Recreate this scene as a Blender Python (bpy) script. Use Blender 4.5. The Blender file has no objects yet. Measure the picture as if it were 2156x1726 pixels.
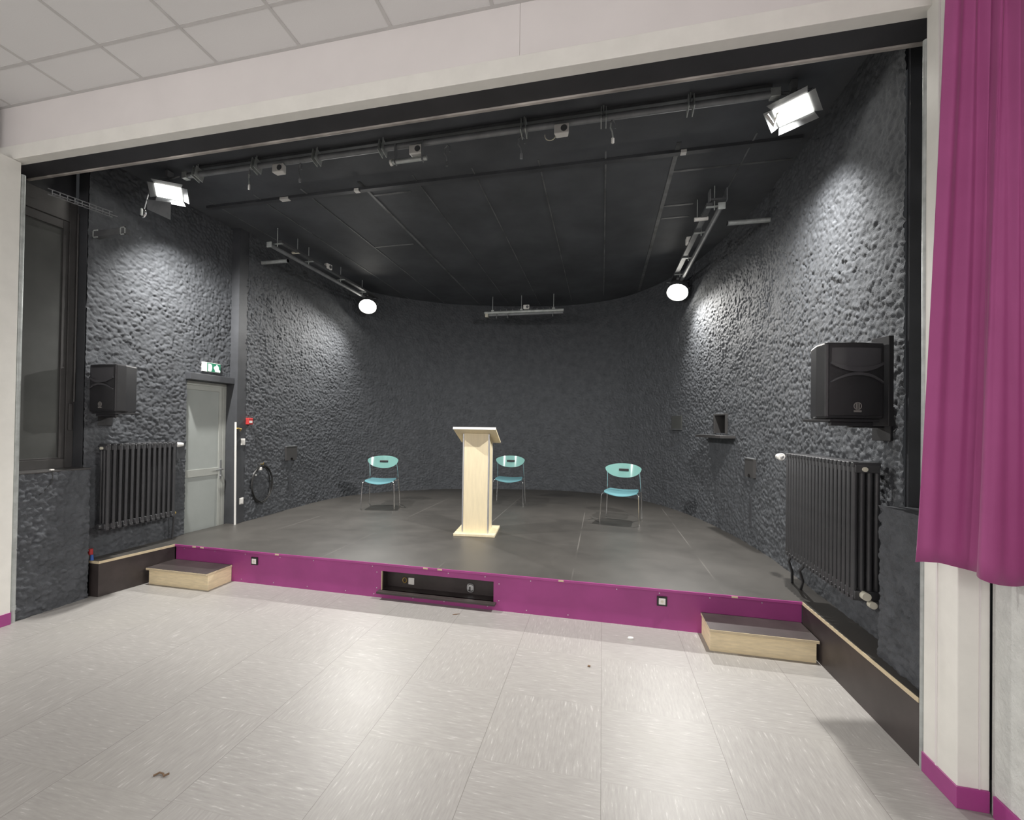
import bpy, bmesh, math, random
import numpy as np
from mathutils import Vector, Matrix, Euler

random.seed(7)
S = bpy.context.scene
COL = S.collection
R = math.radians

# ------------------------------------------------------------------ camera
YAW, PITCH, ROLL, CAM_H = R(13.85876), R(0.58302), R(0.83999), 1.655
F_PX, PPX, PPY, W_PX, H_PX = 984.22, 1024.46, 887.04, 2156.0, 1726.0
fwd = Vector((-math.sin(YAW) * math.cos(PITCH), math.cos(YAW) * math.cos(PITCH), math.sin(PITCH)))
r0 = Vector((math.cos(YAW), math.sin(YAW), 0))
u0 = r0.cross(fwd)
rgt = r0 * math.cos(ROLL) + u0 * math.sin(ROLL)
upv = -r0 * math.sin(ROLL) + u0 * math.cos(ROLL)
cam_d = bpy.data.cameras.new('camera')
cam = bpy.data.objects.new('camera', cam_d)
COL.objects.link(cam)
cam_d.sensor_fit = 'HORIZONTAL'
cam_d.sensor_width = 36.0
cam_d.lens = F_PX / W_PX * 36.0
cam_d.shift_x = (W_PX / 2 - PPX) / W_PX
cam_d.shift_y = (PPY - H_PX / 2) / W_PX
cam_d.clip_start = 0.05
M = Matrix.Identity(4)
for i in range(3):
    M[i][0], M[i][1], M[i][2] = rgt[i], upv[i], -fwd[i]
M[2][3] = CAM_H
cam.matrix_world = M
S.camera = cam

# ------------------------------------------------------------------ view, world, hall light
S.view_settings.view_transform = 'Standard'
S.view_settings.look = 'None'
S.view_settings.gamma = 1.0
S.view_settings.use_curve_mapping = False
S.view_settings.exposure = 0.0
S.cycles.use_denoising = True
S.cycles.max_bounces = 8
S.cycles.diffuse_bounces = 4
S.cycles.sample_clamp_indirect = 6.0
world = bpy.data.worlds.new('world')
S.world = world
world.use_nodes = True
world.node_tree.nodes['Background'].inputs[0].default_value = (0.5, 0.52, 0.55, 1)
world.node_tree.nodes['Background'].inputs[1].default_value = 0.05


HALL_W = 74.0
for hx, hy in ((-3.6, -1.9), (0.4, -1.9), (-3.6, -5.0), (0.4, -5.0)):      # added point lights, no fixtures, set low to brighten fascia and ceiling, behind the photographer
    pd = bpy.data.lights.new('hall_fill_light', 'POINT')
    pd.energy, pd.color, pd.shadow_soft_size = HALL_W, (1, .958, .952), .28
    po = bpy.data.objects.new('hall_fill_light', pd)
    po.location = (hx, hy, 2.6)
    COL.objects.link(po)

# stage lamps: location of the lens, point aimed at, watts (their light is made in the lamp builder)
FLOODS = [((-4.29, 3.80, 3.98), (-2.7, 5.4, 0.4), 680.0), ((1.32, 3.80, 3.98), (-0.27, 5.4, 0.4), 680.0)]
PARS = [((-4.165, 7.72, 3.81), (-3.15, 5.3, 0.55), 500.0), ((1.116, 7.72, 3.78), (0.10, 5.3, 0.55), 500.0)]
LAMP_COL = (1.0, .975, .93)

# ------------------------------------------------------------------ materials


def nodes_of(name):
    m = bpy.data.materials.new(name)
    m.use_nodes = True
    nt = m.node_tree
    return m, nt, nt.nodes['Principled BSDF'], nt.nodes['Material Output']


def N(nt, kind, **kw):
    n = nt.nodes.new(kind)
    for k, v in kw.items():
        if k.startswith('i_'):
            n.inputs[int(k[2:])].default_value = v
        else:
            setattr(n, k, v)
    return n


def math_n(nt, op, a, b=None, clamp=False):
    n = nt.nodes.new('ShaderNodeMath')
    n.operation = op
    n.use_clamp = clamp
    for i, v in enumerate((a, b)):
        if v is None:
            continue
        if isinstance(v, (int, float)):
            n.inputs[i].default_value = v
        else:
            nt.links.new(v, n.inputs[i])
    return n.outputs[0]


def mix_col(nt, fac, a, b):
    n = nt.nodes.new('ShaderNodeMix')
    n.data_type = 'RGBA'
    ins = [n.inputs[0], n.inputs[6], n.inputs[7]]
    for s, v in zip(ins, (fac, a, b)):
        if isinstance(v, (int, float)):
            s.default_value = v
        elif isinstance(v, tuple):
            s.default_value = (*v, 1) if len(v) == 3 else v
        else:
            nt.links.new(v, s)
    return n.outputs[2]


def noise(nt, scale, detail=3.0, rough=.55, vec=None):
    n = nt.nodes.new('ShaderNodeTexNoise')
    n.inputs['Scale'].default_value = scale
    n.inputs['Detail'].default_value = detail
    n.inputs['Roughness'].default_value = rough
    if vec is not None:
        nt.links.new(vec, n.inputs['Vector'])
    return n.outputs['Fac']


def ramp(nt, fac, a, b):
    n = nt.nodes.new('ShaderNodeMapRange')
    n.inputs[1].default_value, n.inputs[2].default_value = a, b
    nt.links.new(fac, n.inputs[0])
    return n.outputs[0]


def mat(name, col, rough=.5, metal=0.0, vary=.06, vscale=6.0, bump=0.0, bscale=60.0, spec=.5, stretch=None):
    m, nt, p, out = nodes_of(name)
    tc = N(nt, 'ShaderNodeTexCoord')
    vec = tc.outputs['Object']
    if stretch:
        mp = N(nt, 'ShaderNodeMapping')
        mp.inputs['Scale'].default_value = stretch
        nt.links.new(vec, mp.inputs['Vector'])
        vec = mp.outputs[0]
    nz = noise(nt, vscale, 4, .6, vec)
    lo = tuple(max(0, c * (1 - vary * 2)) for c in col)
    hi = tuple(min(1, c * (1 + vary * 2)) for c in col)
    nt.links.new(mix_col(nt, ramp(nt, nz, .3, .7), lo, hi), p.inputs['Base Color'])
    p.inputs['Roughness'].default_value = rough
    p.inputs['Metallic'].default_value = metal
    p.inputs['Specular IOR Level'].default_value = spec
    if bump:
        b = N(nt, 'ShaderNodeBump')
        b.inputs['Strength'].default_value = bump
        b.inputs['Distance'].default_value = .01
        nt.links.new(noise(nt, bscale, 4, .6, vec), b.inputs['Height'])
        nt.links.new(b.outputs[0], p.inputs['Normal'])
    return m


def emit(name, col, strength):
    m, nt, p, out = nodes_of(name)
    p.inputs['Base Color'].default_value = (*col, 1)
    p.inputs['Emission Color'].default_value = (*col, 1)
    p.inputs['Emission Strength'].default_value = strength
    return m


MT = {}
MT['black_render'] = mat('black_rough_render', (.086, .092, .102), .72, vary=.10, vscale=9, bump=.6, bscale=170, spec=.35)
MT['black'] = mat('black_matt_paint', (.060, .063, .070), .5, vary=.12, vscale=3, bump=.1, bscale=120)
MT['beam'] = mat('black_beam_paint', (.034, .034, .038), .6, vary=.1, vscale=3)
MT['black_frame'] = mat('black_frame_paint', (.062, .060, .060), .4, vary=.08, vscale=5)
MT['black_pane'] = mat('blacked_out_pane', (.070, .073, .070), .45, vary=.10, vscale=2)
MT['black_ceiling'] = mat('black_ceiling_panel', (.082, .088, .098), .7, vary=.14, vscale=1.3)
MT['ceiling_bar'] = mat('dark_grey_ceiling_strip', (.135, .14, .145), .5, vary=.35, vscale=2.5)
MT['radiator'] = mat('black_radiator_enamel', (.048, .049, .053), .42, vary=.08)
MT['plastic'] = mat('black_plastic', (.022, .022, .025), .38, vary=.1, bump=.15, bscale=400)
MT['plastic_gloss'] = mat('black_gloss_plastic', (.06, .06, .066), .25, vary=.05)
MT['badge'] = mat('grey_badge', (.26, .25, .24), .4, metal=.3)
MT['white_trim'] = mat('white_gloss_trim', (.85, .84, .79), .42, vary=.02)
MT['fascia'] = mat('white_fascia_paint', (.81, .775, .765), .6, vary=.015, vscale=2)
MT['hall_wall'] = mat('white_rough_plaster', (.66, .67, .65), .75, vary=.04, vscale=14, bump=.9, bscale=38)
MT['plum'] = mat('plum_paint', (.37, .060, .245), .42, vary=.05, vscale=2.2)
MT['phenolic'] = mat('dark_brown_phenolic_board', (.047, .038, .037), .45, vary=.12, vscale=5)
MT['raw_edge'] = mat('raw_plywood_edge', (.64, .535, .36), .6, vary=.08, vscale=30, stretch=(1, 1, 12))
MT['pine'] = mat('pale_pine_plywood', (.84, .71, .47), .5, vary=.06, vscale=4, stretch=(2, 2, 14))
MT['maple'] = mat('pale_maple_veneer', (.86, .75, .52), .42, vary=.03, vscale=3.5, stretch=(10, 10, 1.2))
MT['alu'] = mat('satin_aluminium', (.62, .63, .64), .34, metal=.85, vary=.04)
MT['chrome'] = mat('chrome_tube', (.75, .75, .76), .15, metal=1.0, vary=.03)
MT['rig'] = mat('grey_rig_steel', (.23, .24, .25), .5, metal=.25, vary=.1)
MT['rig_dark'] = mat('dark_rig_steel', (.115, .12, .125), .48, metal=.3, vary=.12)
MT['galv'] = mat('galvanised_pipe', (.48, .51, .50), .4, metal=.35, vary=.1, vscale=12)
MT['white_plastic'] = mat('white_plastic', (.78, .77, .74), .4, vary=.02)
MT['cream'] = mat('cream_plastic', (.62, .60, .50), .5, vary=.05)
MT['red'] = mat('red_plastic', (.48, .045, .045), .4, vary=.06)
MT['blue'] = mat('blue_plastic', (.045, .12, .42), .4, vary=.06)
MT['brass'] = mat('brass', (.55, .40, .14), .35, metal=.8)
MT['door'] = mat('grey_door_paint', (.36, .385, .372), .42, vary=.03, vscale=3)
MT['door_rail'] = mat('grey_aluminium_profile', (.47, .485, .455), .38, metal=.25, vary=.03)
MT['rubber'] = mat('black_rubber', (.02, .02, .02), .35, vary=.1)
MT['grime'] = mat('brown_dry_leaf', (.20, .13, .08), .8, vary=.2)
MT['paper'] = mat('white_paper', (.8, .79, .77), .8)
MT['brownish'] = mat('pale_beam_arris', (.36, .335, .31), .5, vary=.45, vscale=1.4, spec=.5)
MT['lens'] = emit('lamp_lens', (1, .965, .88), 22.0)
MT['lens_green'] = mat('green_sign', (.04, .26, .15), .4, vary=.03)
MT['lens_white'] = emit('sign_white', (.90, .96, .93), .55)


def curtain_mat():
    m, nt, p, out = nodes_of('plum_curtain_cloth')
    tc = N(nt, 'ShaderNodeTexCoord')
    nz = noise(nt, 5, 3, .5, tc.outputs['Object'])
    nt.links.new(mix_col(nt, nz, (.33, .062, .20), (.40, .080, .25)), p.inputs['Base Color'])
    p.inputs['Roughness'].default_value = .75
    p.inputs['Sheen Weight'].default_value = .25
    p.inputs['Sheen Roughness'].default_value = .4
    b = N(nt, 'ShaderNodeBump')
    b.inputs['Strength'].default_value = .12
    b.inputs['Distance'].default_value = .002
    nt.links.new(noise(nt, 420, 2, .5, tc.outputs['Object']), b.inputs['Height'])
    nt.links.new(b.outputs[0], p.inputs['Normal'])
    return m


MT['curtain'] = curtain_mat()


def acrylic_mat(name, col, tcol):
    m, nt, p, out = nodes_of(name)
    p.inputs['Base Color'].default_value = (*col, 1)
    p.inputs['Roughness'].default_value = .16
    p.inputs['Coat Weight'].default_value = .6
    p.inputs['Coat Roughness'].default_value = .08
    t = N(nt, 'ShaderNodeBsdfTranslucent')
    t.inputs[0].default_value = (*tcol, 1)
    g = N(nt, 'ShaderNodeBsdfTransparent')
    g.inputs[0].default_value = (.55, .85, .85, 1)
    m1 = N(nt, 'ShaderNodeMixShader', i_0=.42)
    m2 = N(nt, 'ShaderNodeMixShader', i_0=.12)
    nt.links.new(p.outputs[0], m1.inputs[1])
    nt.links.new(t.outputs[0], m1.inputs[2])
    nt.links.new(m1.outputs[0], m2.inputs[1])
    nt.links.new(g.outputs[0], m2.inputs[2])
    nt.links.new(m2.outputs[0], out.inputs[0])
    tc = N(nt, 'ShaderNodeTexCoord')
    nz = noise(nt, 12, 2, .5, tc.outputs['Object'])
    nt.links.new(mix_col(nt, nz, tuple(c * .94 for c in col), tuple(min(1, c * 1.06) for c in col)), p.inputs['Base Color'])
    return m


MT['seat'] = acrylic_mat('aqua_blue_plastic', (.29, .56, .62), (.34, .68, .74))
MT['back'] = acrylic_mat('aqua_green_plastic', (.40, .70, .66), (.45, .80, .75))

TILE, GX, GY = .605, .015, 2.276


def vinyl_mat():
    m, nt, p, out = nodes_of('grey_vinyl_tiles')
    geo = N(nt, 'ShaderNodeNewGeometry')
    sep = N(nt, 'ShaderNodeSeparateXYZ')
    nt.links.new(geo.outputs['Position'], sep.inputs[0])
    u = math_n(nt, 'DIVIDE', math_n(nt, 'SUBTRACT', sep.outputs[0], GX), TILE)
    v = math_n(nt, 'DIVIDE', math_n(nt, 'SUBTRACT', sep.outputs[1], GY), TILE)
    fu, fv = math_n(nt, 'FLOOR', u), math_n(nt, 'FLOOR', v)
    par = math_n(nt, 'ABSOLUTE', math_n(nt, 'MODULO', math_n(nt, 'ADD', fu, fv), 2.0))
    par = math_n(nt, 'GREATER_THAN', par, .5)

    def streak(sx, sy, scale):
        c = N(nt, 'ShaderNodeCombineXYZ')
        nt.links.new(math_n(nt, 'MULTIPLY', sep.outputs[0], sx), c.inputs[0])
        nt.links.new(math_n(nt, 'MULTIPLY', sep.outputs[1], sy), c.inputs[1])
        nt.links.new(math_n(nt, 'MULTIPLY', math_n(nt, 'ADD', fu, math_n(nt, 'MULTIPLY', fv, 3.7)), 5.3), c.inputs[2])
        return noise(nt, scale, 3, .6, c.outputs[0])
    sa, sb = streak(11, 1.3, 9), streak(1.3, 11, 9)
    mixf = N(nt, 'ShaderNodeMix')
    for s, val in zip((mixf.inputs[0], mixf.inputs[2], mixf.inputs[3]), (par, sb, sa)):
        nt.links.new(val, s)
    st = mixf.outputs[0]
    big = noise(nt, 1.1, 4, .6, geo.outputs['Position'])
    base = mix_col(nt, ramp(nt, st, .3, .7), (.312, .299, .286), (.380, .366, .351))
    base = mix_col(nt, math_n(nt, 'MULTIPLY', ramp(nt, st, .635, .70), .36, True), base, (.68, .675, .66))
    base = mix_col(nt, math_n(nt, 'MULTIPLY', ramp(nt, big, .5, .8), .35, True), base, (.39, .377, .34))
    eu = math_n(nt, 'ABSOLUTE', math_n(nt, 'SUBTRACT', math_n(nt, 'FRACT', u), .5))
    ev = math_n(nt, 'ABSOLUTE', math_n(nt, 'SUBTRACT', math_n(nt, 'FRACT', v), .5))
    lu = math_n(nt, 'MULTIPLY', ramp(nt, eu, .4967, .4985), .62, True)
    lv = math_n(nt, 'MULTIPLY', ramp(nt, ev, .4950, .4985), .22, True)
    base = mix_col(nt, lv, base, (.25, .24, .22))
    base = mix_col(nt, lu, base, (.12, .11, .10))
    nt.links.new(base, p.inputs['Base Color'])
    rg = math_n(nt, 'ADD', math_n(nt, 'MULTIPLY', big, .16), .32)
    nt.links.new(rg, p.inputs['Roughness'])
    p.inputs['Specular IOR Level'].default_value = .42
    b = N(nt, 'ShaderNodeBump')
    b.inputs['Strength'].default_value = .05
    b.inputs['Distance'].default_value = .004
    nt.links.new(noise(nt, 9, 3, .5, geo.outputs['Position']), b.inputs['Height'])
    nt.links.new(b.outputs[0], p.inputs['Normal'])
    return m


def deck_mat():
    m, nt, p, out = nodes_of('dark_stage_board')
    geo = N(nt, 'ShaderNodeNewGeometry')
    sep = N(nt, 'ShaderNodeSeparateXYZ')
    nt.links.new(geo.outputs['Position'], sep.inputs[0])
    u = math_n(nt, 'DIVIDE', math_n(nt, 'ADD', sep.outputs[0], .24), 1.22)
    v = math_n(nt, 'DIVIDE', math_n(nt, 'SUBTRACT', sep.outputs[1], 4.12), 2.44)
    row = math_n(nt, 'MODULO', math_n(nt, 'ABSOLUTE', math_n(nt, 'FLOOR', u)), 2.0)
    v = math_n(nt, 'ADD', v, math_n(nt, 'MULTIPLY', row, .5))
    eu = math_n(nt, 'ABSOLUTE', math_n(nt, 'SUBTRACT', math_n(nt, 'FRACT', u), .5))
    ev = math_n(nt, 'ABSOLUTE', math_n(nt, 'SUBTRACT', math_n(nt, 'FRACT', v), .5))
    big = noise(nt, 1.4, 4, .62, geo.outputs['Position'])
    fine = noise(nt, 60, 3, .6, geo.outputs['Position'])
    base = mix_col(nt, ramp(nt, big, .3, .7), (.054, .051, .047), (.076, .071, .065))
    base = mix_col(nt, math_n(nt, 'MULTIPLY', ramp(nt, fine, .66, .8), .35, True), base, (.14, .135, .13))
    gate = ramp(nt, noise(nt, .9, 2, .5, geo.outputs['Position']), .45, .6)
    lu = math_n(nt, 'MULTIPLY', math_n(nt, 'MULTIPLY', ramp(nt, eu, .4935, .4975), gate, True), .75)
    lv = math_n(nt, 'MULTIPLY', math_n(nt, 'MULTIPLY', ramp(nt, ev, .4968, .4988), gate, True), .45)
    base = mix_col(nt, lu, base, (.16, .15, .14))
    base = mix_col(nt, lv, base, (.12, .115, .11))
    nt.links.new(base, p.inputs['Base Color'])
    nt.links.new(math_n(nt, 'ADD', math_n(nt, 'MULTIPLY', big, .22), .30), p.inputs['Roughness'])
    return m


def tile_ceiling_mat():
    m, nt, p, out = nodes_of('white_ceiling_tiles')
    geo = N(nt, 'ShaderNodeNewGeometry')
    fine = noise(nt, 160, 3, .6, geo.outputs['Position'])
    nt.links.new(mix_col(nt, fine, (.77, .765, .76), (.83, .825, .82)), p.inputs['Base Color'])
    p.inputs['Roughness'].default_value = .85
    return m


MT['vinyl'] = vinyl_mat()
MT['deck'] = deck_mat()
MT['tile'] = tile_ceiling_mat()
MT['tile_bar'] = mat('grey_ceiling_grid', (.62, .61, .60), .5, vary=.03)

# ------------------------------------------------------------------ mesh building


class MB:
    def __init__(self):
        self.v, self.f = [], []

    def add(self, vs, fs):
        n = len(self.v)
        self.v += [tuple(a) for a in vs]
        self.f += [tuple(n + i for i in q) for q in fs]
        return self

    def box(self, x0, x1, y0, y1, z0, z1, T=None):
        vs = [Vector((x, y, z)) for z in (z0, z1) for y in (y0, y1) for x in (x0, x1)]
        if T is not None:
            vs = [T @ a for a in vs]
        return self.add(vs, [(0, 2, 3, 1), (4, 5, 7, 6), (0, 1, 5, 4), (2, 6, 7, 3), (0, 4, 6, 2), (1, 3, 7, 5)])

    def cbox(self, c, s, T=None):
        return self.box(c[0] - s[0] / 2, c[0] + s[0] / 2, c[1] - s[1] / 2, c[1] + s[1] / 2, c[2] - s[2] / 2, c[2] + s[2] / 2, T)

    def prism(self, poly, z0, z1, T=None):
        """polygon (counter-clockwise, xy) between two heights"""
        n = len(poly)
        vs = [Vector((x, y, z)) for z in (z0, z1) for x, y in poly]
        if T is not None:
            vs = [T @ a for a in vs]
        fs = [tuple(range(n - 1, -1, -1)), tuple(range(n, 2 * n))]
        fs += [(i, (i + 1) % n, n + (i + 1) % n, n + i) for i in range(n)]
        return self.add(vs, fs)

    def cyl(self, a, b, r0, r1=None, n=14):
        r1 = r0 if r1 is None else r1
        a, b = Vector(a), Vector(b)
        d = (b - a).normalized()
        q = d.to_track_quat('Z', 'Y')
        vs = []
        for c, r in ((a, r0), (b, r1)):
            for i in range(n):
                t = 2 * math.pi * i / n
                vs.append(c + q @ Vector((r * math.cos(t), r * math.sin(t), 0)))
        fs = [tuple(range(n - 1, -1, -1)), tuple(range(n, 2 * n))]
        fs += [(i, (i + 1) % n, n + (i + 1) % n, n + i) for i in range(n)]
        return self.add(vs, fs)

    def tube(self, path, r, n=10, closed=False):
        P = [Vector(p) for p in path]
        k = len(P)
        vs, fs = [], []
        prev = None
        for i, p in enumerate(P):
            if closed:
                d = (P[(i + 1) % k] - P[i - 1]).normalized()
            else:
                d = (P[min(i + 1, k - 1)] - P[max(i - 1, 0)]).normalized()
            if prev is None:
                x = d.orthogonal().normalized()
            else:
                x = (prev - d * prev.dot(d)).normalized()
            prev = x
            y = d.cross(x)
            for j in range(n):
                t = 2 * math.pi * j / n
                vs.append(p + x * (r * math.cos(t)) + y * (r * math.sin(t)))
        for i in range(k if closed else k - 1):
            a, b = i * n, ((i + 1) % k) * n
            fs += [(a + j, a + (j + 1) % n, b + (j + 1) % n, b + j) for j in range(n)]
        if not closed:
            fs += [tuple(range(n - 1, -1, -1)), tuple((k - 1) * n + j for j in range(n))]
        return self.add(vs, fs)

    def lathe(self, prof, c, axis=(0, 0, 1), n=20):
        q = Vector(axis).normalized().to_track_quat('Z', 'Y')
        c = Vector(c)
        k = len(prof)
        vs = [c + q @ Vector((r * math.cos(2 * math.pi * j / n), r * math.sin(2 * math.pi * j / n), z)) for r, z in prof for j in range(n)]
        fs = [(i * n + j, i * n + (j + 1) % n, (i + 1) * n + (j + 1) % n, (i + 1) * n + j) for i in range(k - 1) for j in range(n)]
        fs += [tuple(range(n - 1, -1, -1)), tuple((k - 1) * n + j for j in range(n))]
        return self.add(vs, fs)

    def grid(self, fn, nu, nv, thick=None):
        """fn(u, v) -> point, u, v in 0..1; thick = offset vector function for a second skin"""
        pts = [Vector(fn(i / nu, j / nv)) for j in range(nv + 1) for i in range(nu + 1)]
        w = nu + 1
        fs = [(j * w + i, j * w + i + 1, (j + 1) * w + i + 1, (j + 1) * w + i) for j in range(nv) for i in range(nu)]
        if thick is None:
            return self.add(pts, fs)
        k = len(pts)
        pts2 = [p + Vector(thick) for p in pts]
        f2 = [tuple(k + a for a in reversed(q)) for q in fs]
        rim = [j * w for j in range(nv + 1)]
        edge = list(range(w)) + [j * w + nu for j in range(1, nv + 1)] + [nv * w + i for i in range(nu - 1, -1, -1)] + [j * w for j in range(nv - 1, 0, -1)]
        side = [(edge[(i + 1) % len(edge)], edge[i], k + edge[i], k + edge[(i + 1) % len(edge)]) for i in range(len(edge))]
        return self.add(pts + pts2, fs + f2 + side)

    def build(self, name, m, parent=None, smooth=False, bevel=0.0, origin=None):
        """coordinates are the parent's own; a top-level mesh gets its origin at its base"""
        vs = self.v
        loc = (0, 0, 0)
        if parent is None:
            a = np.array(vs)
            loc = origin or ((a[:, 0].min() + a[:, 0].max()) / 2, (a[:, 1].min() + a[:, 1].max()) / 2, a[:, 2].min())
            vs = [tuple(r) for r in (a - np.array(loc))]
        me = bpy.data.meshes.new(name)
        me.from_pydata(vs, [], self.f)
        bm = bmesh.new()
        bm.from_mesh(me)
        bmesh.ops.recalc_face_normals(bm, faces=bm.faces)
        bm.to_mesh(me)
        bm.free()
        me.materials.append(MT[m] if isinstance(m, str) else m)
        if smooth:
            me.polygons.foreach_set('use_smooth', [True] * len(me.polygons))
            try:
                me.set_sharp_from_angle(angle=R(42))
            except Exception:
                pass
        me.update()
        o = bpy.data.objects.new(name, me)
        o.location = loc
        COL.objects.link(o)
        if parent is not None:
            o.parent = parent
        if bevel:
            md = o.modifiers.new('bevel', 'BEVEL')
            md.width, md.segments, md.limit_method = bevel, 2, 'ANGLE'
        return o


def tag(o, label=None, cat=None, group=None, kind=None):
    if label:
        o['label'] = label
    if cat:
        o['category'] = cat
    if group:
        o['group'] = group
    if kind:
        o['kind'] = kind
    return o


def thing(name, label, cat, loc=(0, 0, 0), rz=0.0, group=None):
    o = bpy.data.objects.new(name, None)
    o.empty_display_size = .1
    o.location = loc
    o.rotation_euler = (0, 0, rz)
    COL.objects.link(o)
    return tag(o, label, cat, group)


def struct(o):
    return tag(o, kind='structure')


def copy_tree(o, parent=None):
    c = o.copy()
    COL.objects.link(c)
    if parent is not None:
        c.parent = parent
    for ch in list(o.children):
        copy_tree(ch, c)
    return c


# ------------------------------------------------------------------ the curved stage wall line (plan)
CP = [(-4.63, 5.29), (-4.645, 5.8), (-4.67, 6.5), (-4.66, 7.2), (-4.50, 7.85), (-4.18, 8.40), (-3.69, 8.88), (-2.95, 9.37), (-1.6, 9.78),
      (-.62, 9.84), (.23, 9.55), (.79, 8.95), (1.17, 8.22), (1.44, 7.37), (1.63, 6.36), (1.71, 5.6), (1.73, 5.0), (1.73, 4.2), (1.73, 3.25)]


def catmull(P, n):
    P = np.array(P, float)
    E = np.vstack([2 * P[0] - P[1], P, 2 * P[-1] - P[-2]])
    out = []
    for i in range(len(P) - 1):
        a, b, c, d = E[i:i + 4]
        for t in np.linspace(0, 1, n, endpoint=False):
            out.append(.5 * (2 * b + (c - a) * t + (2 * a - 5 * b + 4 * c - d) * t * t + (3 * b - a - 3 * c + d) * t ** 3))
    out.append(P[-1])
    return np.array(out)


def resample(P, step):
    d = np.r_[0, np.cumsum(np.hypot(*np.diff(P, axis=0).T))]
    n = max(2, int(d[-1] / step) + 1)
    s = np.linspace(0, d[-1], n)
    return np.stack([np.interp(s, d, P[:, 0]), np.interp(s, d, P[:, 1])], -1), s


WALL_LINE = catmull(CP, 40)


def perlin(x, y, seed):
    rng = np.random.RandomState(seed)
    n = 512
    ang = rng.rand(n, n) * 2 * np.pi
    gx, gy = np.cos(ang), np.sin(ang)
    xi, yi = np.floor(x).astype(int), np.floor(y).astype(int)
    xf, yf = x - xi, y - yi
    u, v = xf ** 3 * (xf * (xf * 6 - 15) + 10), yf ** 3 * (yf * (yf * 6 - 15) + 10)

    def dot(i, j):
        a, b = (xi + i) % n, (yi + j) % n
        return gx[a, b] * (xf - i) + gy[a, b] * (yf - j)
    n0 = dot(0, 0) * (1 - u) + dot(1, 0) * u
    n1 = dot(0, 1) * (1 - u) + dot(1, 1) * u
    return (n0 * (1 - v) + n1 * v) * 1.4


def lumps(x, y, seed):
    """irregular thrown-plaster lumps: the highest of the bumps sown in the cells around each point"""
    rng = np.random.RandomState(seed)
    n = 256
    ox, oy, rr, hh = rng.rand(n, n), rng.rand(n, n), .55 + .55 * rng.rand(n, n), .35 + .65 * rng.rand(n, n)
    xi, yi = np.floor(x).astype(int), np.floor(y).astype(int)
    best = np.zeros_like(x)
    for i in (-1, 0, 1):
        for j in (-1, 0, 1):
            a, b = (xi + i) % n, (yi + j) % n
            d2 = ((xi + i + ox[a, b] - x) ** 2 + (yi + j + oy[a, b] - y) ** 2) / rr[a, b] ** 2
            best = np.maximum(best, hh[a, b] * np.clip(1 - d2, 0, 1) ** .7)
    return best


def rough_wall(name, line, z0, z1, seed, amp=.023, step=.0092, holes=(), flat=()):
    """rough-cast wall built on a plan line; the relief stands out towards the room (right-hand normal); holes are (s0, s1, z0, z1)"""
    P, s = resample(np.array(line, float), step)
    t = np.gradient(P, axis=0)
    t /= np.hypot(t[:, 0], t[:, 1])[:, None]
    nrm = np.stack([t[:, 1], -t[:, 0]], -1)
    nz = int((z1 - z0) / step) + 1
    z = np.linspace(z0, z1, nz)
    SS, ZZ = np.meshgrid(s, z)
    wx = SS + .012 * perlin(SS / .05, ZZ / .05, seed + 5)
    wz = ZZ + .012 * perlin(SS / .05 + 9, ZZ / .05, seed + 6)
    a = lumps(wx / .039, wz / .033, seed)
    b = lumps(wx / .022 + 31, wz / .020 + 17, seed + 1)
    c = perlin(SS / .30, ZZ / .30, seed + 2)
    h = a * .70 + b * .38
    h = h * (.85 + .3 * c) * amp
    for (s0, s1, q0, q1) in flat:
        k = np.clip(np.minimum.reduce([(SS - s0) / .02, (s1 - SS) / .02, (ZZ - q0) / .02, (q1 - ZZ) / .02]), 0, 1)
        h = h * (1 - k)
    X = P[:, 0][None] + nrm[:, 0][None] * h
    Y = P[:, 1][None] + nrm[:, 1][None] * h
    vs = np.stack([X, Y, ZZ], -1).reshape(-1, 3)
    w = len(s)
    i, j = np.meshgrid(np.arange(w - 1), np.arange(nz - 1))
    q = np.stack([j * w + i, j * w + i + 1, (j + 1) * w + i + 1, (j + 1) * w + i], -1).reshape(-1, 4)
    if holes:
        cs, cz = (s[:-1] + s[1:])[i.ravel()] / 2, (z[:-1] + z[1:])[j.ravel()] / 2
        keep = np.ones(len(q), bool)
        for (s0, s1, q0, q1) in holes:
            keep &= ~((cs > s0) & (cs < s1) & (cz > q0) & (cz < q1))
        q = q[keep]
    q = q[:, ::-1]
    me = bpy.data.meshes.new(name)
    me.vertices.add(len(vs))
    me.vertices.foreach_set('co', vs.ravel())
    me.loops.add(q.size)
    me.loops.foreach_set('vertex_index', q.ravel().astype(np.int32))
    me.polygons.add(len(q))
    me.polygons.foreach_set('loop_start', np.arange(0, q.size, 4, dtype=np.int32))
    me.polygons.foreach_set('loop_total', np.full(len(q), 4, np.int32))
    me.polygons.foreach_set('use_smooth', np.ones(len(q), bool))
    me.update(calc_edges=True)
    me.validate()
    me.materials.append(MT['black_render'])
    o = bpy.data.objects.new(name, me)
    COL.objects.link(o)
    return struct(o)


# ================================================================== SETTING
H = .335          # stage height
ZC = 4.2          # ceilings
JL, JR = -4.62, 1.545   # pillar inner faces

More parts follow.
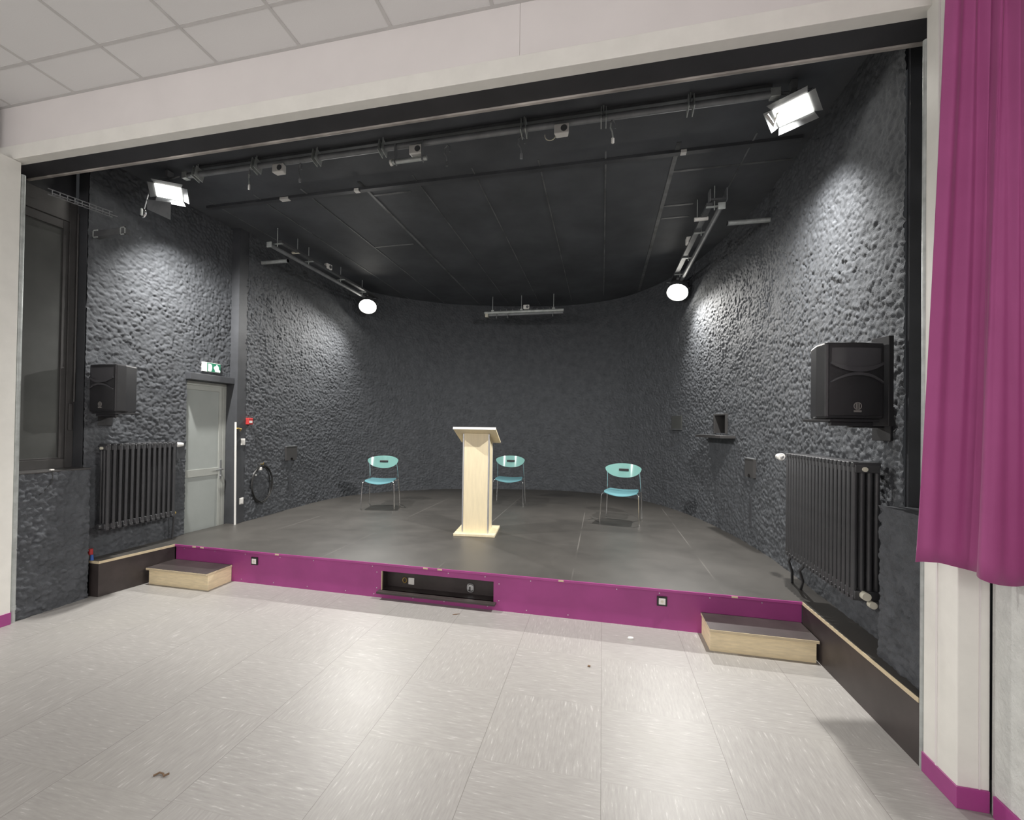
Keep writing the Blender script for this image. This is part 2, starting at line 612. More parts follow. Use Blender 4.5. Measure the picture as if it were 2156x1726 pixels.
struct(MB().box(-4.95, 1.85, -6.6, 4.6, -.1, 0).build('floor', 'vinyl'))
hc = struct(MB().box(-4.95, 1.85, -6.6, 2.74, ZC, ZC + .1).build('ceiling', 'tile'))
gb = MB()
for k in range(-4, 8):
    x = -2.675 + .667 * k
    if -4.9 < x < 1.8:
        gb.box(x - .011, x + .011, -6.6, 2.735, ZC - .004, ZC + .001)
for k in range(0, 13):
    y = 2.415 - .667 * k
    gb.box(-4.9, 1.8, y - .011, y + .011, ZC - .003, ZC + .0012)
gb.box(-4.9, 1.8, 2.715, 2.74, ZC - .0035, ZC + .0014)
gbo = gb.build('ceiling_trim', 'tile_bar')
struct(gbo)

# hall walls beyond the picture
struct(MB().box(-4.95, -4.75, -6.6, 2.53, 0, ZC).build('wall_hall_left', 'hall_wall'))
struct(MB().box(1.665, 1.85, -6.6, 2.52, 0, ZC).build('wall_hall_right', 'hall_wall'))
struct(MB().box(-4.95, 1.85, -6.7, -6.6, 0, ZC).build('wall_hall_rear', 'fascia'))
struct(MB().box(1.655, 1.666, -6.6, 2.50, 0, .095).build('baseboard_right', 'plum', bevel=.002))

# proscenium: fascia, trim board, black beam with a pale strip on its rear lower edge
fb = MB().box(-4.95, -.5065, 2.74, 2.80, 3.76, ZC).box(-.5035, 1.85, 2.74, 2.80, 3.76, ZC).box(-4.95, 1.85, 2.745, 2.80, 3.76, ZC)
struct(fb.build('wall_front', 'fascia'))
struct(MB().box(-4.90, 1.60, 2.715, 2.80, 3.75, 3.862).build('trim_1', 'white_trim', bevel=.003))
struct(MB().box(-4.95, 1.90, 2.801, 2.985, 3.752, ZC).build('beam_trim', 'beam'))
struct(MB().box(-4.90, 1.85, 2.966, 2.992, 3.742, 3.766).build('trim_2', 'brownish', bevel=.004))

# white pillars either side of the opening with plum skirting
pr = struct(MB().box(JR, 1.664, 2.53, 2.755, 0, ZC).build('pillar_trim_right', 'white_trim', bevel=.004))
struct(MB().box(JR - .004, JR, 2.655, 2.665, .095, ZC).build('trim_3', 'fascia'))
struct(MB().box(1.622, 1.628, 2.526, 2.531, .095, ZC).build('trim_4', 'fascia'))
struct(MB().box(JL - .33, JL, 2.53, 2.765, 0, 3.748).build('pillar_trim_left', 'white_trim', bevel=.004))
struct(MB().box(JR - .006, 1.66, 2.522, 2.757, 0, .095).build('baseboard_pillar_right', 'plum', bevel=.002))
struct(MB().box(JL - .33, JL + .006, 2.522, 2.767, 0, .095).build('baseboard_pillar_left', 'plum', bevel=.002))

# stage ceiling
poly = [(-5.05, 2.80), (2.0, 2.80), (2.0, 5.0)] + [(x + .12 * (1 if x > -1.5 else -1), y + .12) for x, y in WALL_LINE[::-1][::16]] + [(-5.05, 5.2)]
poly = [(-5.05, 2.80), (2.05, 2.80), (2.05, 10.1), (-5.05, 10.1)]
struct(MB().prism(poly, ZC, ZC + .1).build('ceiling_stage', 'black_ceiling'))
cs = MB()
for x, w in ((-4.42, .010), (-3.80, .012), (-3.20, .016), (-2.505, .030), (-1.90, .010), (-1.275, .011), (-.617, .013), (.006, .016), (.637, .040), (1.26, .012)):
    cs.box(x - w / 2, x + w / 2, 4.40, 9.75 - .35 * abs(x + 1.5), ZC - .006, ZC + .002)
for x0, x1, y in ((.657, .97, 5.645), (.67, .98, 5.97), (-2.49, -2.05, 4.712), (.637, 1.7, 4.9), (-3.2, -2.6, 6.1)):
    cs.box(x0, x1, y - .015, y + .015, ZC - .004, ZC + .0015)
struct(cs.build('ceiling_trim_stage', 'ceiling_bar'))

# black rough-cast walls
rough_wall('wall_left', [(-4.75, 3.37), (-4.75, 5.14)], 0.30, ZC, 3, holes=[(1.115, 1.80, 0, 2.16)])
_q, _s = resample(WALL_LINE, .0092)
NICHE_S = _s[((_q - np.array((1.555, 6.81))) ** 2).sum(1).argmin()]
rough_wall('wall_back', WALL_LINE, 0.30, ZC, 21, holes=[(NICHE_S - .165, NICHE_S + .165, 1.605, 1.86)])
struct(MB().box(-4.86, -4.75, 3.365, 3.37, 1.2, ZC).box(-4.86, -4.765, 3.37, 4.48, 0, ZC).box(-4.86, -4.765, 4.48, 5.14, 2.17, ZC).build('wall_left_core', 'black'))
# smooth pilaster beside the door and its return
struct(MB().box(-4.90, -4.62, 5.135, 5.292, 0, ZC).build('pillar_stage', 'black'))
# low rough-cast walls under the two side windows
rough_wall('wall_low_left', [(-4.66, 2.78), (-4.66, 3.365)], 0, 1.205, 41, amp=.038)
struct(MB().box(-4.95, -4.664, 2.77, 3.362, 0, 1.20).build('wall_low_left_core', 'black'))
rough_wall('wall_low_right', [(1.615, 3.235), (1.615, 2.78)], 0, 1.225, 47, amp=.038)
struct(MB().box(1.62, 1.95, 2.77, 3.232, 0, 1.22).build('wall_low_right_core', 'black'))
struct(MB().box(1.735, 1.95, 3.232, 3.26, 1.2, ZC).box(1.86, 1.95, 2.78, 3.25, 1.2, ZC).build('wall_right_reveal', 'black'))
struct(MB().box(-5.04, -4.95, 2.78, 3.40, 1.2, ZC).build('wall_left_reveal', 'black'))

# blacked-out windows
w1 = thing('window_1', None, None, (-4.86, 3.08, 1.21))
struct(w1)
f = MB()
for (y0, y1, z0, z1) in ((-.30, .215, 0, .085), (.215, .285, 0, 2.5), (-.30, .215, 2.30, 2.5)):
    f.box(-.05, .0, y0, y1, z0, z1)
f.build('window_frame', 'black_frame', w1, bevel=.004)
MB().box(-.045, -.012, .17, .215, .085, 2.3).box(-.045, -.012, -.30, .17, .085, .10).box(-.045, -.012, -.30, .17, 2.22, 2.3).build('sash', 'black_frame', w1, bevel=.004)
MB().box(-.05, -.028, -.30, .18, .09, 2.25).build('pane', 'black_pane', w1)
MB().box(.0, .014, .232, .262, .35, .60).build('handle', 'black_frame', w1, bevel=.004)
MB().cyl((.012, .275, .62), (.012, .275, 2.4), .009).build('rod', 'black_frame', w1, smooth=True)
w2 = thing('window_2', None, None, (1.84, 3.0, 1.225))
struct(w2)
MB().box(-.03, .02, -.22, .165, 0, .09).box(-.03, .02, .165, .235, 0, 2.5).box(-.03, .02, -.22, .165, 2.40, 2.5).build('window_frame', 'black_frame', w2, bevel=.004)
MB().box(0, .02, -.22, .17, .08, 2.42).build('pane', 'black_pane', w2)
# window sills
struct(MB().box(-4.86, -4.64, 2.78, 3.37, 1.198, 1.212).build('window_sill_left', 'black_frame', bevel=.003))

# door in the side wall
d1 = thing('door_1', None, None, (-4.80, 4.81, 0.0))
struct(d1)
y0, y1 = -.325, .325
fr = MB().box(-.03, .012, .275, y1, .30, 2.10).box(-.03, .012, y0, y1, 2.10, 2.15)
fr.build('door_frame', 'door_rail', d1, bevel=.003)
lf = MB().box(-.03, .0, y0, .275, .30, 2.10)
lf.build('door_panel', 'door', d1)
MB().box(-.001, .010, .215, .275, .30, 2.10).box(-.001, .010, y0, .215, .985, 1.075).box(-.001, .010, y0, .215, 2.045, 2.10).build('door_rail', 'door_rail', d1, bevel=.003)
hd = MB().box(.010, .016, .235, .262, .93, 1.17).cyl((.012, .248, 1.05), (.055, .248, 1.05), .009)
hd.tube([(.055, .248, 1.05), (.06, .22, 1.052), (.06, .12, 1.05)], .009).cyl((.012, .248, .965), (.03, .248, .965), .011)
hd.build('door_handle', 'alu', d1, smooth=True)
struct(MB().box(-4.82, -4.665, 4.46, 5.14, 2.155, 2.235).build('door_trim', 'black', bevel=.004))

# ================================================================== STAGE
st = thing('stage', 'low black-topped wooden stage with a purple front, filling the alcove', 'stage', (-1.47, 4.11, 0))


def L(x, y, z=0):
    return (x + 1.47, y - 4.11)


XL, XR = -4.455, 1.522
wl = [tuple(p) for p in WALL_LINE[::10]]
edge = [L(XL, 4.11), L(XR, 4.11), L(1.548, 2.79), L(1.62, 2.79), L(1.62, 3.24), L(1.735, 3.25)]
edge += [L(*p) for p in wl[::-1]]
edge += [L(-4.62, 5.14), L(-4.75, 5.14), L(-4.77, 4.48), L(-4.75, 4.47), L(-4.75, 3.37), L(-4.75, 3.40), L(-4.565, 3.40)]
dk = MB().prism(edge, H - .020, H)
dk.build('deck', 'deck', st)
# nosing: plum along the front, raw plywood along the wings
MB().box(XL + 1.47, XR + 1.47, -.006, .004, H - .024, H - .001).build('front_nosing', 'plum', st, bevel=.003)


def strip(a, b, z0, z1, w):
    a, b = Vector((*a, 0)), Vector((*b, 0))
    d = (b - a).normalized()
    n = Vector((d.y, -d.x, 0))
    return [tuple((a + n * w).xy), tuple((b + n * w).xy), tuple(b.xy), tuple(a.xy)]


# front panel with the opening of the socket box
fp = MB()
ox0, ox1, oz0, oz1 = -2.03, -.93, .075, .255
for (x0, x1, z0, z1) in ((XL, ox0, 0, H - .022), (ox1, XR, 0, H - .022), (ox0, ox1, 0, oz0), (ox0, ox1, oz1, H - .022)):
    fp.box(x0 + 1.47, x1 + 1.47, .015, .033, z0, z1)
fp.build('front_panel', 'plum', st)
nc = MB()
nc.box(ox0 + 1.47, ox1 + 1.47, .145, .155, oz0, oz1)
nc.box(ox0 + 1.46, ox0 + 1.47, .033, .155, oz0, oz1).box(ox1 + 1.47, ox1 + 1.48, .033, .155, oz0, oz1)
nc.box(ox0 + 1.46, ox1 + 1.48, .033, .155, oz1, oz1 + .01)
nc.build('socket_recess', 'phenolic', st)
MB().box(ox0 + 1.445, ox1 + 1.495, -.045, .155, oz0 - .020, oz0).build('recess_shelf', 'phenolic', st, bevel=.002)
MB().box(ox0 + 1.468, ox0 + 1.475, .013, .034, oz0, oz1).build('recess_edge', 'raw_edge', st)
# dark wings towards the pillars
for pa, pb, nm in (((-4.565, 3.402), (XL, 4.11), 'a'), ((XR, 4.11), (1.548, 2.79), 'b')):
    a, b = L(*pa), L(*pb)
    MB().prism(strip(a, b, 0, 0, -.018)[::-1], 0, H - .022).build('side_panel', 'phenolic', st)
    MB().prism(strip(a, b, 0, 0, .004), H - .024, H - .0005).build('plywood_edge', 'raw_edge', st)
a, b = L(-4.68, 3.402), L(-4.565, 3.402)
MB().box(a[0], b[0], a[1], a[1] + .018, 0, H - .022).build('side_panel', 'phenolic', st)
MB().box(a[0], b[0], a[1] - .004, a[1] + .001, H - .024, H - .0005).build('plywood_edge', 'raw_edge', st)
# screws and chips of paint
def small_part(name, m, pts, mb):
    """one shared mesh, one part of the stage per place"""
    first = None
    for p in pts:
        if first is None:
            first = mb.build(name, m, st)
            o = first
        else:
            o = first.copy()
            COL.objects.link(o)
            o.parent = st
        o.location = p


pts = []
for x in np.arange(XL + .15, XR - .05, .37):
    for z in (.292, .030):
        if random.random() < .75:
            pts.append((x + random.uniform(-.06, .06) + 1.47, .0145, z))
pts += [(X + 1.47, .0145, z) for X, z in ((-2.08, .24), (-2.08, .09), (-.88, .24), (-.88, .09), (-1.5, .045), (-1.3, .04), (-1.1, .045))]
small_part('screw', 'alu', pts, MB().cyl((0, .001, 0), (0, -.001, 0), .005, n=8))
small_part('paint_chip', 'raw_edge', [(X + 1.47, -.007, H - .011) for X in (-4.22, -4.12, -1.60, -1.46, 1.02, -3.2, -.35)],
           MB().box(0, .045, -.0015, .0015, -.007, .007))

# small removable steps
def step(label, x0, x1, open_left):
    t = thing('step', label, 'step', ((x0 + x1) / 2, 3.95, 0))
    w = (x1 - x0) / 2
    MB().box(-w, w, -.130, -.112, 0, .148).box(*((-w, -w + .018) if open_left else (w - .018, w)), -.112, .172, 0, .148)\
        .box(*((w - .018, w) if open_left else (-w, -w + .018)), -.112, .172, 0, .148).build('riser', 'pine', t, bevel=.0015)
    MB().box(-w - .008, w + .008, -.160, .172, .1485, .170).build('tread', 'raw_edge', t, bevel=.002)
    MB().box(-w - .007, w + .007, -.158, .172, .1702, .1712).build('tread_cover', 'phenolic', t)
    return t


step('low pale plywood step against the purple stage front, on the grey door side', -4.46, -3.735, False)
step('low pale plywood step against the purple stage front, on the curtain side', .805, 1.505, True)

# ================================================================== LECTERN
lc = thing('lectern', 'tall pale wooden lectern with a slanted top, standing on the stage', 'lectern', (-1.495, 5.665, H), R(6))
MB().box(-.25, .25, -.28, .28, 0, .030).build('base_plate', 'maple', lc, bevel=.004)
cw, y0, y1 = .166, -.20, .14
ang = math.atan(.172 / .55)


def topz(y):
    return 1.277 - (y + .35) * math.tan(ang)


def slab(x0, x1, ya, yb, mb):
    vs = [(x, y, z) for z, top in ((.03, 0), (0, 1)) for y in (ya, yb) for x in (x0, x1) for z in [(topz(y) - .001 if top else .03)]]
    return mb.add(vs, [(0, 2, 3, 1), (4, 5, 7, 6), (0, 1, 5, 4), (2, 6, 7, 3), (0, 4, 6, 2), (1, 3, 7, 5)])


slab(-cw + .016, cw - .016, y0 + .004, y0 + .018, MB()).build('front_panel', 'maple', lc)
slab(-cw + .004, -cw + .018, y0 + .016, y1 - .016, MB()).build('side_panel', 'maple', lc)
slab(cw - .018, cw - .004, y0 + .016, y1 - .016, MB()).build('side_panel', 'maple', lc)
slab(-cw + .016, cw - .016, y1 - .018, y1 - .004, MB()).build('rear_panel', 'maple', lc)
for sx in (-1, 1):
    for yy in (y0, y1 - .020):
        xa, xb = (-cw, -cw + .020) if sx < 0 else (cw - .020, cw)
        slab(xa, xb, yy, yy + .020, MB()).build('corner_profile', 'alu', lc, bevel=.006)
T = Matrix.Translation((0, -.35, 1.277)) @ Matrix.Rotation(-ang, 4, 'X')
MB().box(-.255, .255, -.006, .575, 0, .024, T).build('reading_top', 'maple', lc, bevel=.003)
MB().box(-.257, .257, -.012, -.005, -.002, .028, T).build('top_edge', 'white_plastic', lc, bevel=.002)

# ================================================================== CHAIRS


def lens_outline(x, a=.25):
    t = min(1, abs(x) / a)
    q = (1 - t ** 2.3) ** .62
    return .003 + .062 * q, -.006 - .128 * q


def back_fn(u, v):
    x = -.25 * math.cos(math.pi * u)
    hi, lo = lens_outline(x)
    z = lo + (hi - lo) * v
    return (x, .175 - .092 * (x / .25) ** 2 + .30 * z, .742 + z)


def seat_fn(u, v):
    sx = 2 * u - 1
    y = -.205 + .40 * v
    w = .232 * (1 - .10 * v) * (1 - .10 * (2 * v - 1) ** 6)
    dip = (.034 - .020 * v) * (1 - sx * sx)
    z = .432 - dip - .018 * max(0, (0.22 - v) / .22) ** 2 * (1 - .3 * sx * sx)
    yy = y - (.028 * (1 - sx * sx) if v < .5 else -.03 * (1 - sx * sx)) * abs(2 * v - 1)
    return (w * sx, yy, z)


def make_chair(label, loc, rz):
    t = thing('stacking_chair', label, 'chair', loc, rz, 'aqua plastic chairs on the stage')
    MB().grid(seat_fn, 24, 18, (0, 0, .009)).build('seat', 'seat', t, smooth=True)
    b = MB().grid(back_fn, 40, 12, (0, .009, 0)).build('backrest', 'back', t, smooth=True)
    MB().box(-.068, .068, .150, .174, .699, .733).build('handle_slot', 'plastic', b, bevel=.004)
    for s in (-1, 1):
        # front leg bends in under the seat
        MB().tube([(s * .265, -.245, .0015), (s * .250, -.222, .36), (s * .247, -.218, .395), (s * .238, -.205, .413), (s * .215, -.18, .420),
                   (s * .19, -.02, .412), (s * .19, .15, .414)], .0085, 8).build('front_leg', 'chrome', t, smooth=True)
        MB().tube([(s * .255, .235, .0015), (s * .238, .205, .40), (s * .232, .165, .56), (s * .225, .103, .705)], .0085, 8).build('rear_leg', 'chrome', t, smooth=True)
    MB().tube([(-.237, .195, .405), (-.19, .15, .408), (.19, .15, .408), (.237, .195, .405)], .008, 8).build('crossbar', 'chrome', t, smooth=True)
    return t


CH = [((-3.45, 6.945, H), R(13), 'aqua plastic chair with chrome legs, on the grey door side of the lectern'),
      ((-1.535, 7.93, H), R(4), 'aqua plastic chair with chrome legs, standing just behind the lectern'),
      ((.29, 6.91, H), R(-10), 'aqua plastic chair with chrome legs, standing apart on the curtain side of the stage')]
c0 = make_chair(CH[0][2], CH[0][0], CH[0][1])
for loc, rz, lab in CH[1:]:
    c = copy_tree(c0)
    c.location, c.rotation_euler.z = loc, rz
    c['label'] = lab

# ================================================================== RADIATORS


def radiator(label, loc, n, pitch, cols, z0, z1, front, far_valve):
    """runs along +Y from its origin; columns go back from the front (front = +1 faces +X, -1 faces -X)"""
    t = thing('radiator', label, 'radiator', loc, 0, 'old black column radiators')
    proto = None
    for k in range(n):
        y = pitch * (k + .5)
        if proto is None:
            m = MB()
            for c in range(cols):
                x = -front * (.018 + c * .040)
                path = [(x, 0, z0 + .03), (x, 0, z1 - .03)]
                m.cyl((x, 0, z0), (x, 0, z1), .0155, n=12)
            xa, xb = sorted((-front * .004, -front * (.032 + (cols - 1) * .040)))
            for za, zb in ((z0 + .012, z0 + .062), (z1 - .062, z1 - .012)):
                m.box(xa + .008, xb - .008, -.026, .026, za, zb)
            m.box(xa, xb, -.0165, .0165, z1 - .03, z1)
            m.box(xa, xb, -.0165, .0165, z0, z0 + .028)
            proto = m.build('column_section', 'radiator', t, smooth=True, bevel=.006)
            proto.location.y = y
        else:
            o = proto.copy()
            COL.objects.link(o)
            o.parent = t
            o.location.y = y
    ln = n * pitch
    xm = -front * .06
    MB().cyl((xm, -.012, z1 - .04), (xm, .01, z1 - .04), .014).build('bleed_valve', 'cream', t, smooth=True)
    xv = xm if front > 0 else -.012
    MB().cyl((xv, ln, z1 - .035), (xv, ln + .035, z1 - .035), .010).build('valve_neck', 'alu', t, smooth=True)
    MB().lathe([(.026, 0), (.032, .008), (.027, .055), (.024, .080), (.016, .085)], (xv, ln + .03, z1 - .035), (0, 1, 0)).build('thermostat_head', 'white_plastic', t, smooth=True)
    return t, ln, xm


rd, ln, xm = radiator('black column radiator beside the grey door, under the loudspeaker there', (-4.595, 3.475, 0), 13, .0595, 3, .60, 1.43, 1, True)
MB().cyl((xm, -.03, .64), (xm, .01, .64), .026).build('end_cap', 'radiator', rd, smooth=True)
MB().cyl((xm, ln, .635), (xm, ln + .02, .635), .014).cyl((xm, ln + .012, .635), (xm, ln + .035, .625), .017).build('lower_valve', 'brass', rd, smooth=True)
MB().tube([(xm, ln + .02, .63), (xm - .01, ln + .03, .52), (xm - .03, ln + .03, .33)], .010).build('pipe', 'radiator', rd, smooth=True)
MB().box(-.143, -.045, .80, .905, 1.24, 1.43).build('back_plate', 'black', rd)

rr, ln, xm = radiator('black column radiator on the wall nearest the purple curtain', (1.50, 3.325, 0), 20, .0555, 4, .62, 1.465, -1, True)
MB().cyl((xm, -.035, .66), (xm, .01, .66), .024).build('lower_valve', 'cream', rr, smooth=True)
MB().cyl((xm + .03, -.045, .615), (xm + .03, -.01, .615), .021).build('drain_cap', 'cream', rr, smooth=True)
MB().tube([(xm, ln - .02, .63), (xm - .02, ln + .01, .56), (xm + .02, ln + .05, .46), (xm + .06, ln + .16, H)], .011).build('pipe', 'radiator', rr, smooth=True)
MB().tube([(xm, ln - .30, .63), (xm - .03, ln - .24, .55), (xm + .02, ln - .17, .45), (xm + .06, ln - .02, H)], .011).build('pipe', 'radiator', rr, smooth=True)

# ================================================================== LOUDSPEAKERS


def speaker(label, blabel, loc, rz, wall_x):
    t = thing('loudspeaker', label, 'speaker', loc, rz, 'black wall loudspeakers')
    hw, ht = .172, .45
    cab = MB().prism([(-hw, 0), (hw, 0), (hw - .012, .10), (hw - .085, .26), (-hw + .085, .26), (-hw + .012, .10)], 0, ht)
    cab.build('cabinet', 'plastic', t, bevel=.014)

    def face(u, v):
        x = (2 * u - 1) * (hw - .018)
        z = .02 + (ht - .035) * v
        return (x, -.004 - .012 * (1 - (2 * u - 1) ** 2), z + (.010 * (1 - (2 * u - 1) ** 2) if v > .99 else 0))
    MB().grid(face, 16, 16, (0, .018, 0)).build('grille', 'plastic', t, smooth=True)

    def arc(za, zb, w):
        def fn(u, v):
            s = 2 * u - 1
            return (s * (hw - .022), -.018 - .012 * (1 - s * s), za + (zb - za) * (1 - s * s) + w * (v - .5) * (.7 + .5 * (1 - s * s)))
        return fn
    MB().grid(arc(.325, .285, .022), 24, 2, (0, .012, 0)).build('horn_lip', 'plastic_gloss', t, smooth=True)
    MB().grid(arc(.215, .262, .014), 24, 2, (0, .012, 0)).build('woofer_lip', 'plastic_gloss', t, smooth=True)
    MB().grid(lambda u, v: ((2 * u - 1) * (hw - .03), -.006 - .014 * (1 - (2 * u - 1) ** 2), .315 + .10 * v - .03 * (1 - (2 * u - 1) ** 2) * (1 - v)), 16, 4, (0, .006, 0)).build('horn', 'plastic_gloss', t, smooth=True)
    # round badge with three upright prongs over a small plate
    bd = MB()
    ring = [(.0215 * math.cos(i * math.pi / 12), -.019, .074 + .0215 * math.sin(i * math.pi / 12)) for i in range(24)]
    bd.tube(ring, .0022, 6, True)
    for k in (-1, 0, 1):
        bd.box(k * .009 - .0022, k * .009 + .0022, -.021, -.017, .056, .092)
    bd.box(-.021, .021, -.021, -.016, .038, .049)
    bd.build('badge', 'badge', t)
    br = thing('speaker_bracket', blabel, 'bracket', (loc[0], loc[1], loc[2] - .03), rz, 'black brackets under the loudspeakers')
    MB().box(-.14, .15, .01, .25, .012, .029).build('plate', 'plastic', br, bevel=.003)
    MB().box(-.12, .13, .03, .055, -.012, .012).build('lip', 'plastic', br, bevel=.003)
    s = 1 if wall_x > loc[0] else -1
    d = abs(wall_x - loc[0]) / math.cos(rz)
    MB().box(*sorted((s * .10, s * (d + .02))), .15, .20, -.02, .012).build('arm', 'plastic', br, bevel=.003)
    MB().box(*sorted((s * (d - .004), s * (d + .012))), .10, .24, -.10, .14).build('wall_plate', 'plastic', br, bevel=.003)
    return t, br


speaker('black loudspeaker on the wall above the radiator beside the grey door', 'black bracket holding the loudspeaker beside the grey door',
        (-4.545, 3.385, 1.735), R(-2), -4.745)
sp2, br2 = speaker('black loudspeaker on the wall above the radiator near the purple curtain', 'black bracket holding the loudspeaker near the curtain',
                   (1.44, 3.175, 1.73), R(13), 1.725)
MB().box(.185, .215, -.01, .12, -.01, .52).build('upright', 'plastic', br2, bevel=.003)

# ================================================================== RIG


def hanger(mb, x, y, zt, zb, s=1.0):
    """two flat straps from the ceiling round a bar"""
    for dx in (-.018, .018):
        mb.box(x + dx - .003, x + dx + .003, y - .045 * s, y + .045 * s, zb - .035, zt - .045)
    mb.cyl((x, y, zt - .06), (x, y, zt), .006, n=8)


# front bar
FB_Y, FB_Z = 3.77, 4.10
fbx = thing('lighting_bar', 'long grey lighting bar across the front of the stage ceiling', 'lighting bar', (-1.42, FB_Y, FB_Z), 0, 'lighting bars under the stage ceiling')
MB().cyl((-2.66, 0, 0), (2.64, 0, 0), .026, n=14).build('pipe', 'rig', fbx, smooth=True)
MB().box(-2.55, 2.6, .01, .055, .062, .085).build('cable_rail', 'rig_dark', fbx)
for x in (-3.90, -3.22, -2.57, -1.91, -.646, -.012, .625):
    m = MB()
    for dx in (-.022, .016):
        T = Matrix.Translation((x + 1.42 + dx, 0, 0)) @ Matrix.Rotation(R(-14), 4, 'X')
        m.box(-.003, .003, -.055, .050, -.055, .055, T)
    m.cyl((x + 1.42 - .003, 0, .03), (x + 1.42 - .003, 0, ZC - FB_Z), .006, n=8)
    m.build('hanger', 'galv', fbx)
MB().box(-2.655, -2.60, -.03, .03, -.032, .032).build('end_fitting', 'galv', fbx, bevel=.004)
MB().box(2.58, 2.645, -.03, .03, -.032, .032).build('end_fitting', 'galv', fbx, bevel=.004)

GS = 'white socket boxes on the lighting bars'


def socket_box(label, x, y, z, rz=0):
    t = thing('socket_box', label, 'socket', (x, y, z), rz, GS)
    MB().prism([(-.06, -.03), (.06, -.03), (.048, .035), (-.048, .035)], -.045, .035).build('housing', 'white_plastic', t, bevel=.008)
    MB().cyl((.02, -.032, -.005), (.02, -.028, -.005), .026, n=16).build('outlet', 'rig_dark', t)
    return t


socket_box('white socket box under the front bar, first from the flood lamp on the door side', -2.964, FB_Y - .01, 4.04)
socket_box('white socket box under the front bar, above the short hanging pipe', -1.589, FB_Y - .01, 4.04)
s3 = socket_box('white socket box with a loop of tape under the front bar, nearest the curtain end', -.341, FB_Y - .01, 4.045)
MB().tube([(-.09 + .045 * math.cos(a), 0, -.03 + .045 * math.sin(a)) for a in np.linspace(-3.3, .3, 14)], .004, 6).build('tape_loop', 'cream', s3, smooth=True)

sp = thing('short_hanging_pipe', 'short grey pipe hung on two straps below the front lighting bar', 'pipe', (-1.66, FB_Y - .02, 3.955))
MB().cyl((-.165, 0, 0), (.165, .02, .012), .020, n=12).build('pipe', 'galv', sp, smooth=True)
MB().cyl((-.17, 0, -.004), (-.15, 0, -.002), .026, n=12).build('end_cap', 'white_plastic', sp, smooth=True)
for x in (-.12, .13):
    MB().box(x - .004, x + .004, -.02, .03, -.02, .155).build('strap', 'rig', sp)

HL = ['first', 'second', 'third', 'fourth', 'fifth']
for k, (x, z, s) in enumerate(((-3.314, 3.95, 1.0), (-2.757, 3.945, .8), (-1.317, 3.93, .9), (-.672, 3.92, 1.0), (.056, 3.95, .9))):
    t = thing('hook_clamp', 'small metal hook clamp under the front bar, %s from the door side' % HL[k], 'clamp', (x, FB_Y + .01, z), R(20 * (k - 2)), 'spare hook clamps under the front bar')
    m = MB().tube([(-.02 * s, 0, .10), (-.025 * s, 0, .06), (-.005, 0, .035), (.0, 0, 0), (.004, 0, -.045 * s)], .006, 8)
    m.build('hook', ('galv', 'rig', 'rig', 'rig', 'galv')[k], t, smooth=True)
    MB().box(-.010, .012, -.008, .008, -.060 * s, -.012).build('wing_bolt', ('white_plastic', 'rig', 'rig_dark', 'rig', 'white_plastic')[k], t, bevel=.003)
    MB().tube([(-.025 * s, 0, .10), (0, 0, .135), (.03 * s, 0, .11), (.028 * s, 0, .07)], .006, 8).build('jaw', 'rig', t, smooth=True)

# curtain rail across the ceiling
cr_ = thing('curtain_rail', 'long black curtain rail across the stage ceiling', 'curtain rail', (-1.45, 4.545, ZC))
MB().box(-3.1, 3.1, -.03, .03, -.028, 0).build('rail', 'black', cr_)
for x, w in ((-3.495, .11), (-2.597, .055), (.694, .05)):
    MB().box(x + 1.45 - w / 2, x + 1.45 + w / 2, -.033, .02, -.036, -.006).build('clip', 'white_plastic', cr_, bevel=.003)

# side bars running back along the walls
def side_bar(label, x, y0, y1, z, sgn, wall):
    t = thing('lighting_bar', label, 'lighting bar', (x, y0, z), 0, 'lighting bars under the stage ceiling')
    ln = y1 - y0
    MB().cyl((0, 0, 0), (0, ln, 0), .027, n=14).build('pipe', 'rig', t, smooth=True)
    MB().box(-sgn * .10 - .03, -sgn * .10 + .03, .06, ln - .2, .045, .075).build('cable_rail', 'rig_dark', t)
    for k, y in enumerate((.08, .75, 1.6, 2.3)):
        m = MB().cyl((-sgn * .05, y, .0), (-sgn * .05, y, ZC - z), .006, n=8).box(-.13 if sgn > 0 else -.01, .01 if sgn > 0 else .13, y - .012, y + .012, .03, .042)
        m.build('hanger', 'galv', t)
    MB().box(-.035, .035, -.02, .0, -.035, .035).build('end_cap', 'galv', t, bevel=.004)
    return t


side_bar('grey lighting bar along the wall on the grey door side', -4.19, 5.16, 8.15, 3.955, -1, -4.66)
side_bar('grey lighting bar along the wall on the curtain side', 1.165, 5.20, 8.15, 3.945, 1, 1.70)
for lab, x0, x1, y in (('round pale pipe from the wall to the side bar, on the grey door side', -4.66, -4.21, 5.55), ('round pale pipe from the wall to the side bar, on the curtain side', 1.29, 1.725, 5.50)):
    t = thing('wall_strut', lab, 'pipe', ((x0 + x1) / 2, y, 3.885), 0, 'pipes from the wall to the side bars')
    w = (x1 - x0) / 2
    MB().cyl((-w, 0, 0), (w, 0, 0), .025, n=16).build('pipe', 'galv', t, smooth=True)
    MB().cyl((-w if x0 > -2 else w - .012, 0, 0), (-w + .012 if x0 > -2 else w, 0, 0), .029, n=16).build('end_cap', 'rig', t, smooth=True)

